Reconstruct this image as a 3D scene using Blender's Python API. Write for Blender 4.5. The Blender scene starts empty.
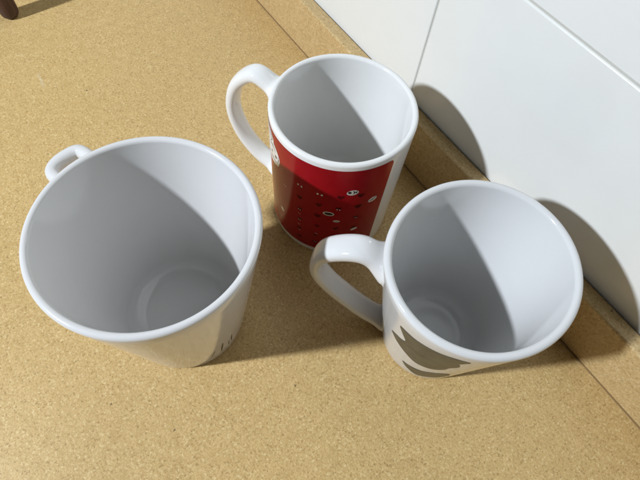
import bpy, bmesh, math, random
from mathutils import Vector, Matrix
from mathutils.geometry import tessellate_polygon
MM = 0.001
scene = bpy.context.scene
COL = scene.collection
rnd = random.Random(7)

# ------------------------------------------------------------------ helpers
def link(name, bm, mats, parent=None, smooth=True, loc=(0, 0, 0)):
    """mesh object from a bmesh given in millimetres"""
    for v in bm.verts: v.co *= MM
    me = bpy.data.meshes.new(name)
    bm.normal_update(); bm.to_mesh(me); bm.free()
    for m in (mats if isinstance(mats, (list, tuple)) else [mats]): me.materials.append(m)
    if smooth:
        for p in me.polygons: p.use_smooth = True
    o = bpy.data.objects.new(name, me); COL.objects.link(o)
    o.location = Vector(loc) * MM
    if parent: o.parent = parent
    return o

def tag(o, label=None, cat=None, group=None, kind=None):
    if label: o['label'] = label
    if cat: o['category'] = cat
    if group: o['group'] = group
    if kind: o['kind'] = kind
    return o

def empty(name, loc):
    o = bpy.data.objects.new(name, None); COL.objects.link(o)
    o.location = Vector(loc) * MM; o.empty_display_size = 0.02
    return o

class NT:
    def __init__(s, m): s.t = m.node_tree; s.n = s.t.nodes; s.l = s.t.links
    def add(s, typ, **kw):
        n = s.n.new(typ)
        for k, v in kw.items():
            if k.startswith('i_'): n.inputs[k[2:].replace('_', ' ')].default_value = v
            else: setattr(n, k, v)
        return n
    def link(s, a, b): s.l.new(a, b)

def material(name, col=(.8, .8, .8), rough=.4, **kw):
    m = bpy.data.materials.new(name); m.use_nodes = True
    b = m.node_tree.nodes['Principled BSDF']
    b.inputs['Base Color'].default_value = (*col, 1); b.inputs['Roughness'].default_value = rough
    for k, v in kw.items(): b.inputs[k.replace('_', ' ')].default_value = v
    return m, b, NT(m)

def ramp(nt, src, stops, interp='LINEAR'):
    r = nt.add('ShaderNodeValToRGB'); cr = r.color_ramp; cr.interpolation = interp
    while len(cr.elements) > 1: cr.elements.remove(cr.elements[-1])
    for i, (p, c) in enumerate(stops):
        e = cr.elements[0] if i == 0 else cr.elements.new(p)
        e.position = p; e.color = (*c, 1) if len(c) == 3 else c
    nt.link(src, r.inputs['Fac']); return r

def mix(nt, fac, a, b, mode='MIX'):
    n = nt.add('ShaderNodeMix', data_type='RGBA', blend_type=mode)
    for s, v in ((0, fac), (6, a), (7, b)):
        if hasattr(v, 'is_output'): nt.link(v, n.inputs[s])
        else: n.inputs[s].default_value = v if not isinstance(v, tuple) else (*v, 1)
    return n.outputs[2]

# ------------------------------------------------------------------ materials
def laminate(name, base, light, dark, grain=1.0, spec_amt=1.0, scratch=False):
    m, b, nt = material(name, base, .42)
    b.inputs['Specular IOR Level'].default_value = .35
    tc = nt.add('ShaderNodeTexCoord'); P = tc.outputs['Object']
    def noise(scale, detail=3, rough=.6):
        n = nt.add('ShaderNodeTexNoise'); n.inputs['Scale'].default_value = scale
        n.inputs['Detail'].default_value = detail; n.inputs['Roughness'].default_value = rough
        nt.link(P, n.inputs['Vector']); return n.outputs['Fac']
    k = 1 / grain
    fine = noise(610 * k, 4, .84)
    tiny = noise(1250 * k, 2, .6)
    c = ramp(nt, fine, [(.36, dark), (.45, base), (.53, base), (.66, light)]).outputs[0]
    c = mix(nt, 1.0, c, ramp(nt, tiny, [(.32, (.84, .82, .78)), (.5, (1.0, 1.0, 1.0)), (.68, (1.13, 1.14, 1.16))]).outputs[0], 'MULTIPLY')
    mid = noise(150, 4, .65)
    c = mix(nt, 1.0, c, ramp(nt, mid, [(.33, (.93, .92, .90)), (.68, (1.06, 1.07, 1.09))]).outputs[0], 'MULTIPLY')
    big = noise(9, 3, .5)
    c = mix(nt, 1.0, c, ramp(nt, big, [(.3, (.965, .96, .95)), (.7, (1.03, 1.03, 1.04))]).outputs[0], 'MULTIPLY')
    # irregular flakes: voronoi cells of a noise-warped space picked by their random colour
    wn_ = nt.add('ShaderNodeTexNoise'); wn_.inputs['Scale'].default_value = 700; nt.link(P, wn_.inputs['Vector'])
    vm = nt.add('ShaderNodeVectorMath', operation='MULTIPLY_ADD'); vm.inputs[1].default_value = (.0022,) * 3
    nt.link(wn_.outputs['Color'], vm.inputs[0]); nt.link(P, vm.inputs[2])
    def flakes(scale, lo, col, size, c, amt=1.0):
        v = nt.add('ShaderNodeTexVoronoi'); v.inputs['Scale'].default_value = scale
        nt.link(vm.outputs[0], v.inputs['Vector'])
        q = nt.add('ShaderNodeSeparateColor'); nt.link(v.outputs['Color'], q.inputs[0])
        a = nt.add('ShaderNodeMath', operation='GREATER_THAN'); nt.link(q.outputs[0], a.inputs[0]); a.inputs[1].default_value = lo
        d = nt.add('ShaderNodeMapRange'); nt.link(v.outputs['Distance'], d.inputs[0]); d.inputs[1].default_value = size; d.inputs[2].default_value = size * .55
        d.inputs[3].default_value = 0; d.inputs[4].default_value = amt
        mu = nt.add('ShaderNodeMath', operation='MULTIPLY'); nt.link(a.outputs[0], mu.inputs[0]); nt.link(d.outputs[0], mu.inputs[1])
        return mix(nt, mu.outputs[0], c, col)
    c = flakes(700 * k, .86, tuple(x * 1.06 for x in light), .55, c, .65)
    c = flakes(720 * k, .87, tuple(x * .85 for x in dark), .5, c, .75)
    c = flakes(190, .988, (.13, .085, .045), .15, c, .85)
    if scratch:
        mpp = nt.add('ShaderNodeMapping', vector_type='TEXTURE'); mpp.inputs['Location'].default_value = (-.2175, -.1303, 0); mpp.inputs['Rotation'].default_value = (0, 0, -.05)
        mpp.inputs['Scale'].default_value = (.012, .0011, 1); nt.link(vm.outputs[0], mpp.inputs[0])
        gr = nt.add('ShaderNodeTexGradient', gradient_type='SPHERICAL'); nt.link(mpp.outputs[0], gr.inputs[0])
        sr = ramp(nt, gr.outputs['Fac'], [(0, (0, 0, 0)), (.6, (.38, .38, .38))])
        c = mix(nt, sr.outputs[0], c, (.66, .60, .44))
    nt.link(c, b.inputs['Base Color'])
    rr = ramp(nt, mid, [(.3, (.36,) * 3), (.7, (.50,) * 3)]); nt.link(rr.outputs[0], b.inputs['Roughness'])
    bp = nt.add('ShaderNodeBump'); bp.inputs['Strength'].default_value = .12; bp.inputs['Distance'].default_value = .0003
    nt.link(fine, bp.inputs['Height']); nt.link(bp.outputs[0], b.inputs['Normal'])
    return m

M_TOP = laminate('worktop_laminate', (.565, .382, .156), (.70, .535, .275), (.385, .24, .085), scratch=True)
M_UP = laminate('upstand_laminate', (.53, .37, .168), (.61, .46, .25), (.42, .27, .115), grain=1.2, spec_amt=.6)

def ceramic(name, col, rough=.07, wob=.03, pin=.955):
    m, b, nt = material(name, col, rough)
    b.inputs['IOR'].default_value = 1.52
    tc = nt.add('ShaderNodeTexCoord')
    n = nt.add('ShaderNodeTexNoise'); n.inputs['Scale'].default_value = 38; n.inputs['Detail'].default_value = 2
    nt.link(tc.outputs['Object'], n.inputs['Vector'])
    bp = nt.add('ShaderNodeBump'); bp.inputs['Strength'].default_value = wob; bp.inputs['Distance'].default_value = .004
    nt.link(n.outputs['Fac'], bp.inputs['Height']); nt.link(bp.outputs[0], b.inputs['Normal'])
    n2 = nt.add('ShaderNodeTexNoise'); n2.inputs['Scale'].default_value = 60; n2.inputs['Detail'].default_value = 4
    nt.link(tc.outputs['Object'], n2.inputs['Vector'])
    r = ramp(nt, n2.outputs['Fac'], [(.35, (rough * .8,) * 3), (.7, (rough * 1.9,) * 3)])
    nt.link(r.outputs[0], b.inputs['Roughness'])
    r2 = ramp(nt, n2.outputs['Fac'], [(.3, tuple(x * .985 for x in col)), (.7, col)])
    vo = nt.add('ShaderNodeTexVoronoi'); vo.inputs['Scale'].default_value = 75; nt.link(tc.outputs['Object'], vo.inputs['Vector'])
    sc = nt.add('ShaderNodeSeparateColor'); nt.link(vo.outputs['Color'], sc.inputs[0])
    g1 = nt.add('ShaderNodeMath', operation='GREATER_THAN'); nt.link(sc.outputs[1], g1.inputs[0]); g1.inputs[1].default_value = pin
    g2 = nt.add('ShaderNodeMath', operation='LESS_THAN'); nt.link(vo.outputs['Distance'], g2.inputs[0]); g2.inputs[1].default_value = .026
    g3 = nt.add('ShaderNodeMath', operation='MULTIPLY'); nt.link(g1.outputs[0], g3.inputs[0]); nt.link(g2.outputs[0], g3.inputs[1])
    nt.link(mix(nt, g3.outputs[0], r2.outputs[0], (.30, .25, .19)), b.inputs['Base Color'])
    return m
M_CUP_A = ceramic('white_glaze_large', (.685, .67, .655))
M_CUP_B = ceramic('white_glaze_tall', (.785, .775, .75))
M_CUP_C = ceramic('white_glaze_cool', (.67, .665, .655))
M_TILE = ceramic('white_tile_glaze', (.77, .77, .735), .12, .05, 2.0)
M_GROUT, _, _ = material('grey_grout', (.50, .49, .44), .9)
M_BARE, _, _ = material('unglazed_foot', (.62, .58, .52), .8)

# ceramic transfer prints
def printmat(name, col, rough=.16, var=.12, metallic=0.0):
    m, b, nt = material(name, col, rough, Metallic=metallic)
    tc = nt.add('ShaderNodeTexCoord'); n = nt.add('ShaderNodeTexNoise'); n.inputs['Scale'].default_value = 160; n.inputs['Detail'].default_value = 4
    nt.link(tc.outputs['Object'], n.inputs['Vector'])
    r = ramp(nt, n.outputs['Fac'], [(.3, tuple(x * (1 - var) for x in col)), (.7, tuple(min(1, x * (1 + var)) for x in col))])
    nt.link(r.outputs[0], b.inputs['Base Color']); return m
M_RED = printmat('red_transfer', (.29, .004, .009), .17, .06)
M_RED.node_tree.nodes['Principled BSDF'].inputs['Specular IOR Level'].default_value = .16
M_HEART = printmat('dark_red_transfer', (.085, .003, .006), .2)
M_WHITEINK = printmat('white_transfer', (.70, .68, .64), .2)
M_BLACK = printmat('black_transfer', (.02, .018, .018), .2)
M_OLIVE = printmat('olive_bronze_transfer', (.072, .068, .050), .34, .25, .05)
for m_ in (M_HEART,): m_.node_tree.nodes['Principled BSDF'].inputs['Specular IOR Level'].default_value = .08
M_OLIVE.node_tree.nodes['Principled BSDF'].inputs['Specular IOR Level'].default_value = .25
M_GREYINK = printmat('dark_grey_transfer', (.035, .035, .035), .25)
M_WOOD, wb, wn = material('dark_stained_wood', (.05, .022, .015), .45)
tc = wn.add('ShaderNodeTexCoord'); mp = wn.add('ShaderNodeMapping'); mp.inputs['Scale'].default_value = (1, 1, .08)
wn.link(tc.outputs['Object'], mp.inputs[0]); n = wn.add('ShaderNodeTexNoise'); n.inputs['Scale'].default_value = 320; n.inputs['Detail'].default_value = 5
wn.link(mp.outputs[0], n.inputs['Vector'])
wn.link(ramp(wn, n.outputs['Fac'], [(.3, (.028, .012, .009)), (.7, (.085, .036, .024))]).outputs[0], wb.inputs['Base Color'])

# ------------------------------------------------------------------ setting: worktop, upstand, wall
W, F, UZ = 79.75, 68.44, 45.34      # wall plane, face of the upstand, its top
def box(bm, x0, x1, y0, y1, z0, z1, bev=0, seg=3, mi=0):
    r = bmesh.ops.create_cube(bm, size=1)
    for v in r['verts']:
        v.co = Vector((x0 + (x1 - x0) * (v.co.x + .5), y0 + (y1 - y0) * (v.co.y + .5), z0 + (z1 - z0) * (v.co.z + .5)))
    vs = r['verts']; es = list({e for v in vs for e in v.link_edges})
    if bev:
        q = bmesh.ops.bevel(bm, geom=es, offset=bev, segments=seg, affect='EDGES', profile=.5)
        fs = q['faces']
    fs = {f for v in bm.verts for f in v.link_faces if f.material_index == 0} if mi else []
    return vs

bm = bmesh.new(); box(bm, -1100, 1300, -520, 78.5, -30, 0, 2)
top = link('worktop', bm, M_TOP, smooth=False)
tag(top, kind='structure', label='speckled beige laminate worktop the mugs stand on')
bm = bmesh.new(); box(bm, -1100, 1300, F, W - 1.0, .35, UZ, 1.6, 4)
up = link('upstand', bm, M_UP, smooth=False)
tag(up, 'beige laminate upstand strip along the foot of the tiled wall', 'upstand')
bm = bmesh.new(); box(bm, -1100, 1300, F - .35, F + 3, -.5, .33)
seam = link('joint_line', bm, material('dark_joint_sealant', (.33, .21, .09), .7)[0], up, smooth=False)  # dark brown strip filling the joint between worktop and upstand

bm = bmesh.new(); box(bm, -1100, 1300, W + 1.0, W + 30, -60, 900)
wall = link('tiled_wall', bm, M_GROUT, smooth=False)
tag(wall, 'wall of large glossy white tiles behind the upstand', 'wall')
bm = bmesh.new()
tw, th, g = 330.0, 200.0, .45
zj = 151.5; xj = -23.6
for row, z0 in enumerate((zj - th, zj, zj + th, zj + 2 * th)):
    off = 0 if row == 0 else 0
    for k in range(-3, 4):
        x0 = xj + k * tw + off
        gz = g if row else g
        jit = 0.0 if row == 0 else .9
        box(bm, x0 + g, x0 + tw - g, W - jit, W + 8, z0 + .8, z0 + th - .8, 1.1, 4)
tiles = link('wall_tile_facing', bm, M_TILE, wall, smooth=False)
for p in tiles.data.polygons: p.use_smooth = p.area < 2e-3
# soft rounding of bevels without bending the flat faces
def wn_mod(o):
    md = o.modifiers.new('wn', 'WEIGHTED_NORMAL'); md.keep_sharp = False
    for p in o.data.polygons: p.use_smooth = True
for o in (top, up, tiles): wn_mod(o)

# ------------------------------------------------------------------ mugs
NSEG = 160
def catmull(pts, n=8, closed=False):
    out = []; N = len(pts); P = [Vector(p) for p in pts]
    rng = N if closed else N - 1
    for i in range(rng):
        p1, p2 = P[i], P[(i + 1) % N]
        p0 = P[i - 1] if (i or closed) else P[0] * 2 - P[1]
        p3 = P[(i + 2) % N] if (closed or i + 2 < N) else P[-1] * 2 - P[-2]
        for k in range(n):
            t = k / n
            out.append(.5 * ((2 * p1) + (p2 - p0) * t + (2 * p0 - 5 * p1 + 4 * p2 - p3) * t * t + (3 * p1 - p0 - 3 * p2 + p3) * t ** 3))
    if not closed: out.append(P[-1])
    return out

class Mug:
    def __init__(s, x, y, rt, rb, h, thick, floor, e1=0, e2=0, rb_round=3.0, lip=1.0, lipw=0.0):
        s.x, s.y, s.rt, s.rb, s.h, s.t, s.fl, s.e1, s.e2, s.cr = x, y, rt, rb, h, thick, floor, e1, e2, rb_round
        s.lipw = lipw
    def rad(s, z): return s.rb + (s.rt - s.rb) * z / s.h
    def ov(s, a, z):
        k = max(0, min(1, z / s.h)); return (s.e1 * math.cos(2 * a) + s.e2 * math.sin(2 * a)) * k
    def surf(s, adeg, z, off=0.0):
        a = math.radians(adeg); r = s.rad(z) + s.ov(a, z) + off
        return Vector((r * math.cos(a), r * math.sin(a), z))
    def body(s, root, mat):
        pr = []
        c = s.cr
        pr += [(0, 1.6), (s.rb - c - 4.5, 1.6), (s.rb - c - 3.5, 0.5), (s.rb - c - 2.8, 0.0), (s.rb - c - .8, 0.0)]
        foot = len(pr)
        for k in range(1, 7):                        # rounded heel
            a = -math.pi / 2 + k / 6 * math.pi / 2
            pr.append((s.rad(0) - c + c * math.cos(a) + (s.rad(c) - s.rad(0)) * (k / 6), c + c * math.sin(a)))
        lr = s.t / 2
        zt = s.h - lr
        for k in range(1, 13): 
            z = c + (zt - c) * k / 12
            pr.append((s.rad(z), z))
        rc = s.rad(zt) - lr
        for k in range(1, 12):                       # rolled lip
            a = k / 12 * math.pi
            pr.append((rc + (lr) * math.cos(a), zt + lr * math.sin(a)))
        inr = lambda z: s.rad(z) - s.t * (1 + .0 * z)
        fr = 9.0; zf = s.fl
        for k in range(0, 13):
            z = zt + (zf + fr - zt) * k / 12
            pr.append((inr(z), z))
        for k in range(1, 9):                        # fillet into the floor
            a = k / 8 * math.pi / 2
            pr.append((inr(zf + fr) - fr + fr * math.cos(a) - (inr(zf + fr) - inr(zf)) * k / 8, zf + fr - fr * math.sin(a)))
        rf = pr[-1][0]
        pr += [(rf - 1.0, zf - .07), (rf - 2.2, zf - .06), (rf * .6, zf - .1), (rf * .3, zf), (0, zf)]
        bm = bmesh.new(); rings = []
        for (r, z) in pr:
            if r < 1e-6: rings.append([bm.verts.new((0, 0, z))]); continue
            rr = []
            for i in range(NSEG):
                a = 2 * math.pi * i / NSEG; q = r + s.ov(a, z) * min(1, r / s.rb)
                rr.append(bm.verts.new((q * math.cos(a), q * math.sin(a), z)))
            rings.append(rr)
        for j in range(len(rings) - 1):
            A, B = rings[j], rings[j + 1]
            for i in range(NSEG):
                i2 = (i + 1) % NSEG
                if len(A) == 1: f = bm.faces.new((A[0], B[i2], B[i]))
                elif len(B) == 1: f = bm.faces.new((A[i], A[i2], B[0]))
                else: f = bm.faces.new((A[i], A[i2], B[i2], B[i]))
                if 1 <= j < foot: f.material_index = 1
        bmesh.ops.recalc_face_normals(bm, faces=bm.faces)
        return link('mug_body', bm, [mat, M_BARE], root)

def sweep(name, path, side_fn, widths, thicks, mat, parent, nsec=28, expo=2.6, mug=None):
    """rounded-rectangle band swept along path; side_fn(i,tangent) gives the width direction"""
    bm = bmesh.new(); rings = []
    n = len(path)
    for i, p in enumerate(path):
        t = (path[min(i + 1, n - 1)] - path[max(i - 1, 0)]).normalized()
        sd = side_fn(i, t); sd = (sd - t * sd.dot(t)).normalized(); nn = t.cross(sd)
        u = i / (n - 1)
        w = interp(widths, u) / 2; h = interp(thicks, u) / 2
        ring = []
        for k in range(nsec):
            a = 2 * math.pi * k / nsec; ca, sa = math.cos(a), math.sin(a)
            x = math.copysign(abs(ca) ** (2 / expo), ca) * w; y = math.copysign(abs(sa) ** (2 / expo), sa) * h
            ring.append(bm.verts.new(p + sd * x + nn * y))
        rings.append(ring)
    for j in range(n - 1):
        for k in range(nsec):
            k2 = (k + 1) % nsec
            bm.faces.new((rings[j][k], rings[j][k2], rings[j + 1][k2], rings[j + 1][k]))
    if mug:                       # the roots end inside the mug wall, never in the bowl
        for v in bm.verts:
            a = math.atan2(v.co.y, v.co.x); lim = mug.rad(v.co.z) + mug.ov(a, v.co.z) - 1.5; r = math.hypot(v.co.x, v.co.y)
            if r < lim: v.co.x *= lim / r; v.co.y *= lim / r
            v.co.z = max(v.co.z, .8)
    bm.faces.new(rings[0][::-1]); bm.faces.new(rings[-1])
    bmesh.ops.recalc_face_normals(bm, faces=bm.faces)
    return link(name, bm, mat, parent)

def interp(tab, u):
    for (a, x), (b, y) in zip(tab, tab[1:]):
        if u <= b:
            k = (u - a) / (b - a); k = k * k * (3 - 2 * k); return x + (y - x) * k
    return tab[-1][1]

def plane_handle(mug, root, phi, prof, widths, thicks, mat, expo=2.6):
    a = math.radians(phi); d = Vector((math.cos(a), math.sin(a), 0)); sd = Vector((-math.sin(a), math.cos(a), 0))
    path = [d * p.x + Vector((0, 0, p.y)) for p in catmull([Vector((r, z)) for r, z in prof], 9)]
    return sweep('handle', path, lambda i, t: sd, widths, thicks, mat, root, expo=expo, mug=mug)

def decal(mug, name, polys, mat, parent, off=.12, smooth=False, maxlen=1.3):
    """printed shapes: polygons given as (azimuth in degrees, height in mm), laid on the mug wall"""
    bm = bmesh.new()
    for poly in polys:
        if smooth: poly = [(p.x, p.y) for p in catmull([Vector(q) for q in poly], 4, True)]
        R0 = mug.rad(mug.h / 2); k = math.radians(1) * R0
        pts = [Vector((a * k, z, 0)) for a, z in poly]
        tris = tessellate_polygon([pts])
        vs = [bm.verts.new(p) for p in pts]
        for t in tris:
            try: bm.faces.new([vs[i] for i in t])
            except ValueError: pass
    for _ in range(8):
        es = [e for e in bm.edges if e.calc_length() > maxlen * 2.2]
        if not es: break
        bmesh.ops.subdivide_edges(bm, edges=es, cuts=1)
        bmesh.ops.triangulate(bm, faces=[f for f in bm.faces if len(f.verts) > 3])
    for v in bm.verts: v.co = mug.surf(v.co.x / k, v.co.y, off)
    bm.normal_update()
    for f in bm.faces:
        c = f.calc_center_median()
        if f.normal.dot(Vector((c.x, c.y, 0))) < 0: f.normal_flip()
    # a skin of ink with a real thickness
    o = link(name, bm, mat, parent)
    return o

def ellipse(cx, cz, w, h, rot=0, n=20, mug=None):
    k = math.radians(1) * mug.rad(cz); out = []
    for i in range(n):
        a = 2 * math.pi * i / n; x, y = w / 2 * math.cos(a), h / 2 * math.sin(a)
        out.append((cx + (x * math.cos(rot) - y * math.sin(rot)) / k, cz + x * math.sin(rot) + y * math.cos(rot)))
    return out

# ---- large tapered mug, left
A = Mug(20.36, -120.27, 50.96, 34.22, 107.23, 3.6, 5.0, rb_round=2.5)
ra = empty('mug', (A.x, A.y, 0))
tag(ra, 'largest white mug, wide and tapering like a bucket, with a small ear handle', 'mug', 'mugs on the worktop')
A.body(ra, M_CUP_A)
lug = [(48.2, 185.0, 96.5), (55.5, 185.8, 96.5), (63.2, 188.2, 96.2), (64.8, 193.6, 95.8), (64.6, 199.2, 95.4), (61.8, 203.2, 95.4), (55, 204.6, 95.4), (48.0, 205.5, 95.4)]
lp = catmull([Vector((r * math.cos(math.radians(a)), r * math.sin(math.radians(a)), z)) for r, a, z in lug], 9)
sweep('handle', lp, lambda i, t: Vector((0, 0, 1)), [(0, 10), (.25, 7.5), (.75, 7.5), (1, 10)], [(0, 9), (.2, 6.6), (.8, 6.6), (1, 9)], M_CUP_A, ra, expo=2.2, mug=A)
def stroke(mug, pts, w):
    k = math.radians(1) * mug.rad(pts[0][1]); L = []; R_ = []
    for i, (a, z) in enumerate(pts):
        a0, z0 = pts[max(i - 1, 0)]; a1, z1 = pts[min(i + 1, len(pts) - 1)]
        d = Vector(((a1 - a0) * k, z1 - z0)).normalized(); nrm = Vector((-d.y, d.x)) * (w / 2 * (1 - .6 * abs(2 * i / (len(pts) - 1) - 1)))
        L.append((a + nrm.x / k, z + nrm.y)); R_.append((a - nrm.x / k, z - nrm.y))
    return L + R_[::-1]
for poly in (stroke(A, [(11.4, 30), (10.6, 24), (9.9, 17), (9.3, 11)], 1.3), stroke(A, [(21.4, 29), (21.1, 23), (21.7, 15)], 1.0),
             stroke(A, [(18.6, 22), (17.9, 15), (18.4, 11)], .6), stroke(A, [(14.4, 13), (12.4, 9.6), (9.4, 8.2), (4, 8.4), (-2, 9.8)], .5),
             stroke(A, [(3.6, 24), (1.0, 17), (-1.4, 12)], .4)):
    decal(A, 'printed_stroke', [poly], M_GREYINK, ra)

# ---- straight mug with red print, back
B = Mug(0, 0, 41.0, 39.09, 98.71, 3.4, 5.0, -.0, -.18, rb_round=2.2)
rb_ = empty('mug', (0, 0, 0))
tag(rb_, 'straight white mug with a red printed panel of tiny faces and hearts', 'mug', 'mugs on the worktop')
B.body(rb_, M_CUP_B)
plane_handle(B, rb_, 210, [(36, 88.5), (43.5, 92), (55, 95.5), (66.5, 84.5), (72, 69.5), (72, 55), (66.5, 40), (57, 28.5), (47, 22.5), (35.5, 18)],
             [(0, 21), (.05, 19), (.14, 12.6), (.5, 12), (.88, 12.4), (.95, 17), (1, 19)], [(0, 14), (.05, 12), (.13, 8.5), (.5, 7.5), (.88, 8), (.95, 11), (1, 13)], M_CUP_B, 2.3)
def rrect(a0, a1, z0, z1, r, mug, n=6):
    k = math.radians(1) * mug.rad(50); out = []
    for cx, cz, s0 in ((a1 - r / k, z1 - r, 0), (a0 + r / k, z1 - r, 90), (a0 + r / k, z0 + r, 180), (a1 - r / k, z0 + r, 270)):
        for i in range(n + 1):
            t = math.radians(s0 + 90 * i / n); out.append((cx + r * math.cos(t) / k, cz + r * math.sin(t)))
    return out
# panel as a regular grid so it follows the cylinder exactly
def panel(mug, a0, a1, z0, z1, r, mat, parent):
    bm = bmesh.new(); na, nz = 132, 40; k = math.radians(1) * mug.rad(50); vs = {}
    for i in range(na + 1):
        a = a0 + (a1 - a0) * i / na
        d = min(a - a0, a1 - a) * k                    # distance from the side edge
        ins = r - math.sqrt(max(0, r * r - (r - d) ** 2)) if d < r else 0
        for j in range(nz + 1):
            z = z0 + ins + (z1 - z0 - 2 * ins) * j / nz
            vs[i, j] = bm.verts.new(mug.surf(a, z, .10))
    for i in range(na):
        for j in range(nz): bm.faces.new((vs[i, j], vs[i + 1, j], vs[i + 1, j + 1], vs[i, j + 1]))
    return link('red_panel', bm, mat, parent)
pan = panel(B, 236, 366.2, 6.2, 94.6, 3.2, M_RED, rb_)
def heart(a, z, s, mug):
    k = math.radians(1) * mug.rad(z); out = []
    for i in range(22):
        t = 2 * math.pi * i / 22
        x = 16 * math.sin(t) ** 3; y = 13 * math.cos(t) - 5 * math.cos(2 * t) - 2 * math.cos(3 * t) - math.cos(4 * t)
        out.append((a + x / 32 * s / k, z + y / 32 * s))
    return out
hearts, eyes = [], []
cols = [293.6, 310.2, 327.0, 342.8]; rows = [70.5, 59.2, 47.2, 36.0, 24.5, 14.5]
skip = {(293.6, 70.5), (310.2, 70.5), (277.5, 70.5), (277.5, 59.2), (327.0, 47.2), (277.5, 24.5)}
for ci, a in enumerate(cols):
    for ri, z in enumerate(rows):
        if (a, z) in skip: continue
        s = (3.6 if ri < 3 else 3.0) * rnd.uniform(.85, 1.15)
        hearts.append(heart(a + rnd.uniform(-.5, .5), z + rnd.uniform(-.5, .5), s * 1.15, B))
decal(B, 'printed_hearts', hearts, M_HEART, pan, .17)
def eyepair(a, z, s):
    k = math.radians(1) * B.rad(z); r = []
    for q in (-1, 1): r.append(ellipse(a + q * s * .75 / k, z - q * .2, s * .8, s, 0, 10, B))
    return r
for a, z, s in [(293.1, 71.2, 1.5), (310.3, 70.4, 1.6), (326.6, 57.6, 1.0), (293.2, 46.4, .8), (293.4, 34.6, .8), (293.5, 22.4, .7), (310.4, 26.0, .7), (277.0, 60, .9), (343.0, 47, .7), (310, 15, .7), (293.2, 41.5, .6), (293.2, 29, .6)]:
    eyes += eyepair(a, z, s)
decal(B, 'printed_eyes', eyes, M_WHITEINK, pan, .17)
ov = [(335.4, 74.9, 7.4, 5.4, .05), (354.6, 62.8, 6.4, 4.8, .45), (319.1, 52.4, 7.4, 4.8, -.1), (326.6, 44.6, 4.6, 2.6, -.05), (343.8, 33.2, 5.0, 2.8, .35), (272.0, 30, 3.4, 5.0, .3)]
k75 = math.radians(1) * B.rad(75)
marks = {0: [ellipse(335.4 - 1.7 / k75, 75.2, 1.9, 2.5, .5, 10, B), stroke(B, [(335.4 + .1 / k75, 76.6), (335.4 + 1.2 / k75, 75.2), (335.4 + .4 / k75, 73.6)], .9),
             stroke(B, [(335.4 + 2.4 / k75, 76.4), (335.4 + 1.8 / k75, 75.2), (335.4 + 2.3 / k75, 74.2)], .8)],
         1: [stroke(B, [(354.6 - 2.2 / k75, 61.8), (354.6, 62.7), (354.6 + 2.2 / k75, 64.0)], .9)],
         2: [ellipse(319.1, 52.4, 5.2, 2.8, -.1, 16, B)],
         3: [stroke(B, [(326.6 - 1.5 / k75, 44.6), (326.6, 44.3), (326.6 + 1.5 / k75, 44.7)], .6)]}
for i_, (a, z, w, h, r) in enumerate(ov):
    decal(B, 'printed_face', [ellipse(a, z, w * .9, h * .9, r, 22, B)], M_WHITEINK, pan, .19)
    for poly in marks.get(i_, []):
        decal(B, 'face_mark', [poly], M_BLACK, pan, .25)
# pale ornament beside the handle
orn = [[(247.0, 93), (252.0, 92.6), (257.0, 91), (261.0, 88.4), (261.4, 85.6), (264.0, 84.5), (268.0, 81.5), (270.2, 77.5), (269.4, 72.5), (265.0, 69.0), (257.0, 67.8), (249.0, 68.0), (245.0, 72), (244.2, 78), (247.0, 82.5), (244.4, 87)]]
decal(B, 'printed_ornament', orn, M_WHITEINK, pan, .19, smooth=True)
for poly in (stroke(B, [(250, 90), (255.5, 88.5), (258, 86), (254.5, 83.6)], 1.1), stroke(B, [(252, 80.5), (259, 82.6), (264.5, 80.2)], 1.0),
             ellipse(264.4, 76.4, 2.2, 2.6, 0, 12, B), ellipse(256.0, 75.6, 1.7, 2.4, 0, 12, B), stroke(B, [(267.8, 79), (268.6, 76.5), (267.4, 73.5)], .7),
             stroke(B, [(253, 71.0), (259, 71.6), (264.8, 71.4)], .9), stroke(B, [(257.4, 90.4), (260.2, 88.0)], .7)):
    decal(B, 'ornament_line', [poly], M_BLACK, pan, .25)

# ---- tapered mug with olive print, right
Cm = Mug(110.91, -1.33, 45.27, 28.39, 102.54, 3.9, 5.5, -1.24, -.46, rb_round=2.8)
rc_ = empty('mug', (Cm.x, Cm.y, 0))
tag(rc_, 'tapered white mug with olive brown leaf-like shapes printed on its side', 'mug', 'mugs on the worktop')
Cm.body(rc_, M_CUP_C)
plane_handle(Cm, rc_, 223, [(36.5, 78.5), (42.5, 81), (53.5, 86.5), (65.5, 81.5), (72.8, 72.5), (74.0, 58), (66.5, 42.5), (52.5, 26), (41, 15), (32, 9.6), (26, 8)],
             [(0, 27), (.06, 24), (.17, 14.5), (.5, 13.5), (.85, 13.5), (.95, 17), (1, 19)], [(0, 15), (.05, 13), (.15, 8.5), (.5, 7.0), (.85, 7.2), (1, 11)], M_CUP_C, 2.6)
leaf1 = [(263.8, 57.7), (266.6, 54.6), (270.7, 52.0), (276.5, 49.5), (284, 46.1), (292.2, 42.5), (301, 43.6), (308.5, 48.4), (312.2, 55.5), (312.6, 64), (315.2, 71.4), (314.2, 77.6), (311.9, 80.2), (313.4, 85.5), (315.0, 91.0),
         (310.0, 92.6), (305.1, 92.6), (297.7, 90.6), (288.6, 88.4), (282.6, 86.6), (275.8, 85.2), (270.5, 82.7), (273.6, 76.3), (277.4, 70.2), (276.6, 66.8), (273.4, 64.0), (269.6, 62.2)]
leaf2 = [(283.3, 23.7), (286.9, 24.5), (290.9, 24.9), (302.3, 27.9), (309, 33), (314.1, 36.4), (319.5, 39.6), (325.3, 37.2), (328.3, 24.9), (323, 16), (314, 11.6), (305.8, 8.2), (299.6, 9.6), (294.6, 12.4), (287.6, 17.3)]
for lf in (leaf1, leaf2): decal(Cm, 'printed_leaf', [lf], M_OLIVE, rc_, .12, smooth=True)

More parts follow.
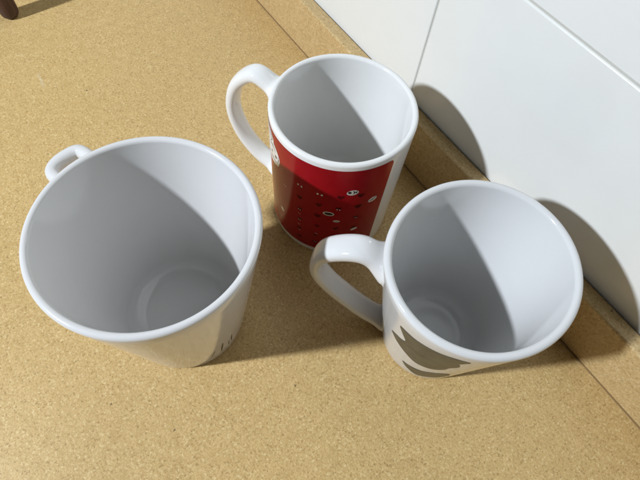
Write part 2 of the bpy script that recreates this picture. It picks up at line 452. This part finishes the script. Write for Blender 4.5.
# ---- dark wooden post entering the frame at the top left
pr = [(0, 0), (3.6, 0), (5.6, .7), (6.9, 2.2), (7.6, 4.8), (7.9, 9), (7.7, 25), (7.3, 60), (7.0, 110), (6.6, 124), (5.0, 129), (2.5, 131), (0, 131.4)]
pp = [Vector(p) for p in pr]
bm = bmesh.new(); rings = []
for r, z in pr:
    rings.append([bm.verts.new((0, 0, z))] if r == 0 else [bm.verts.new((r * math.cos(2 * math.pi * i / 48), r * math.sin(2 * math.pi * i / 48), z)) for i in range(48)])
for a, b in zip(rings, rings[1:]):
    for i in range(48):
        i2 = (i + 1) % 48
        if len(a) == 1: bm.faces.new((a[0], b[i2], b[i]))
        elif len(b) == 1: bm.faces.new((a[i], a[i2], b[0]))
        else: bm.faces.new((a[i], a[i2], b[i2], b[i]))
bmesh.ops.recalc_face_normals(bm, faces=bm.faces)
post = link('wooden_post', bm, M_WOOD, None, True, (-306.5, -127.5, 0))
tag(post, 'dark brown rounded wooden post standing on the worktop at the far left', 'post')

# ------------------------------------------------------------------ light
L = bpy.data.lights.new('room_lamp', 'POINT'); L.energy = 102; L.shadow_soft_size = .036; L.color = (.88, .965, 1.07)
lo = bpy.data.objects.new('room_lamp', L); COL.objects.link(lo); lo.location = Vector((-243.7, -1128.6, 958.5)) * MM
w = bpy.data.worlds.new('World'); scene.world = w; w.use_nodes = True
nt = NT(w); bg = w.node_tree.nodes['Background']
tc = nt.add('ShaderNodeTexCoord'); sx = nt.add('ShaderNodeSeparateXYZ'); nt.link(tc.outputs['Generated'], sx.inputs[0])
r = ramp(nt, sx.outputs['Z'], [(0, (.22, .20, .17)), (.25, (.42, .41, .39)), (1, (.76, .73, .67))])
mpn = nt.add('ShaderNodeMapRange'); nt.link(sx.outputs['Z'], mpn.inputs[0]); mpn.inputs[1].default_value = -1; mpn.inputs[2].default_value = 1
nt.link(mpn.outputs[0], r.inputs['Fac'])
nt.link(r.outputs[0], bg.inputs['Color']); bg.inputs['Strength'].default_value = .037

# ------------------------------------------------------------------ camera
cd = bpy.data.cameras.new('camera'); cd.sensor_width = 36; cd.lens = 487.552 * 36 / 640; cd.clip_start = .01; cd.clip_end = 50
cam = bpy.data.objects.new('camera', cd); COL.objects.link(cam); scene.camera = cam
y_, t_, r_ = 0.8802, 0.5085, 0.1217
R = (Matrix.Rotation(y_, 3, 'Z') @ Matrix.Rotation(t_, 3, 'X') @ Matrix.Rotation(r_, 3, 'Z'))
cam.matrix_world = Matrix.Translation(Vector((145.142, -125.093, 291.589)) * MM) @ R.to_4x4()
scene.view_settings.view_transform = 'Standard'; scene.view_settings.look = 'None'
scene.view_settings.exposure = 0; scene.view_settings.gamma = 1
scene.render.resolution_x = 1024; scene.render.resolution_y = 768
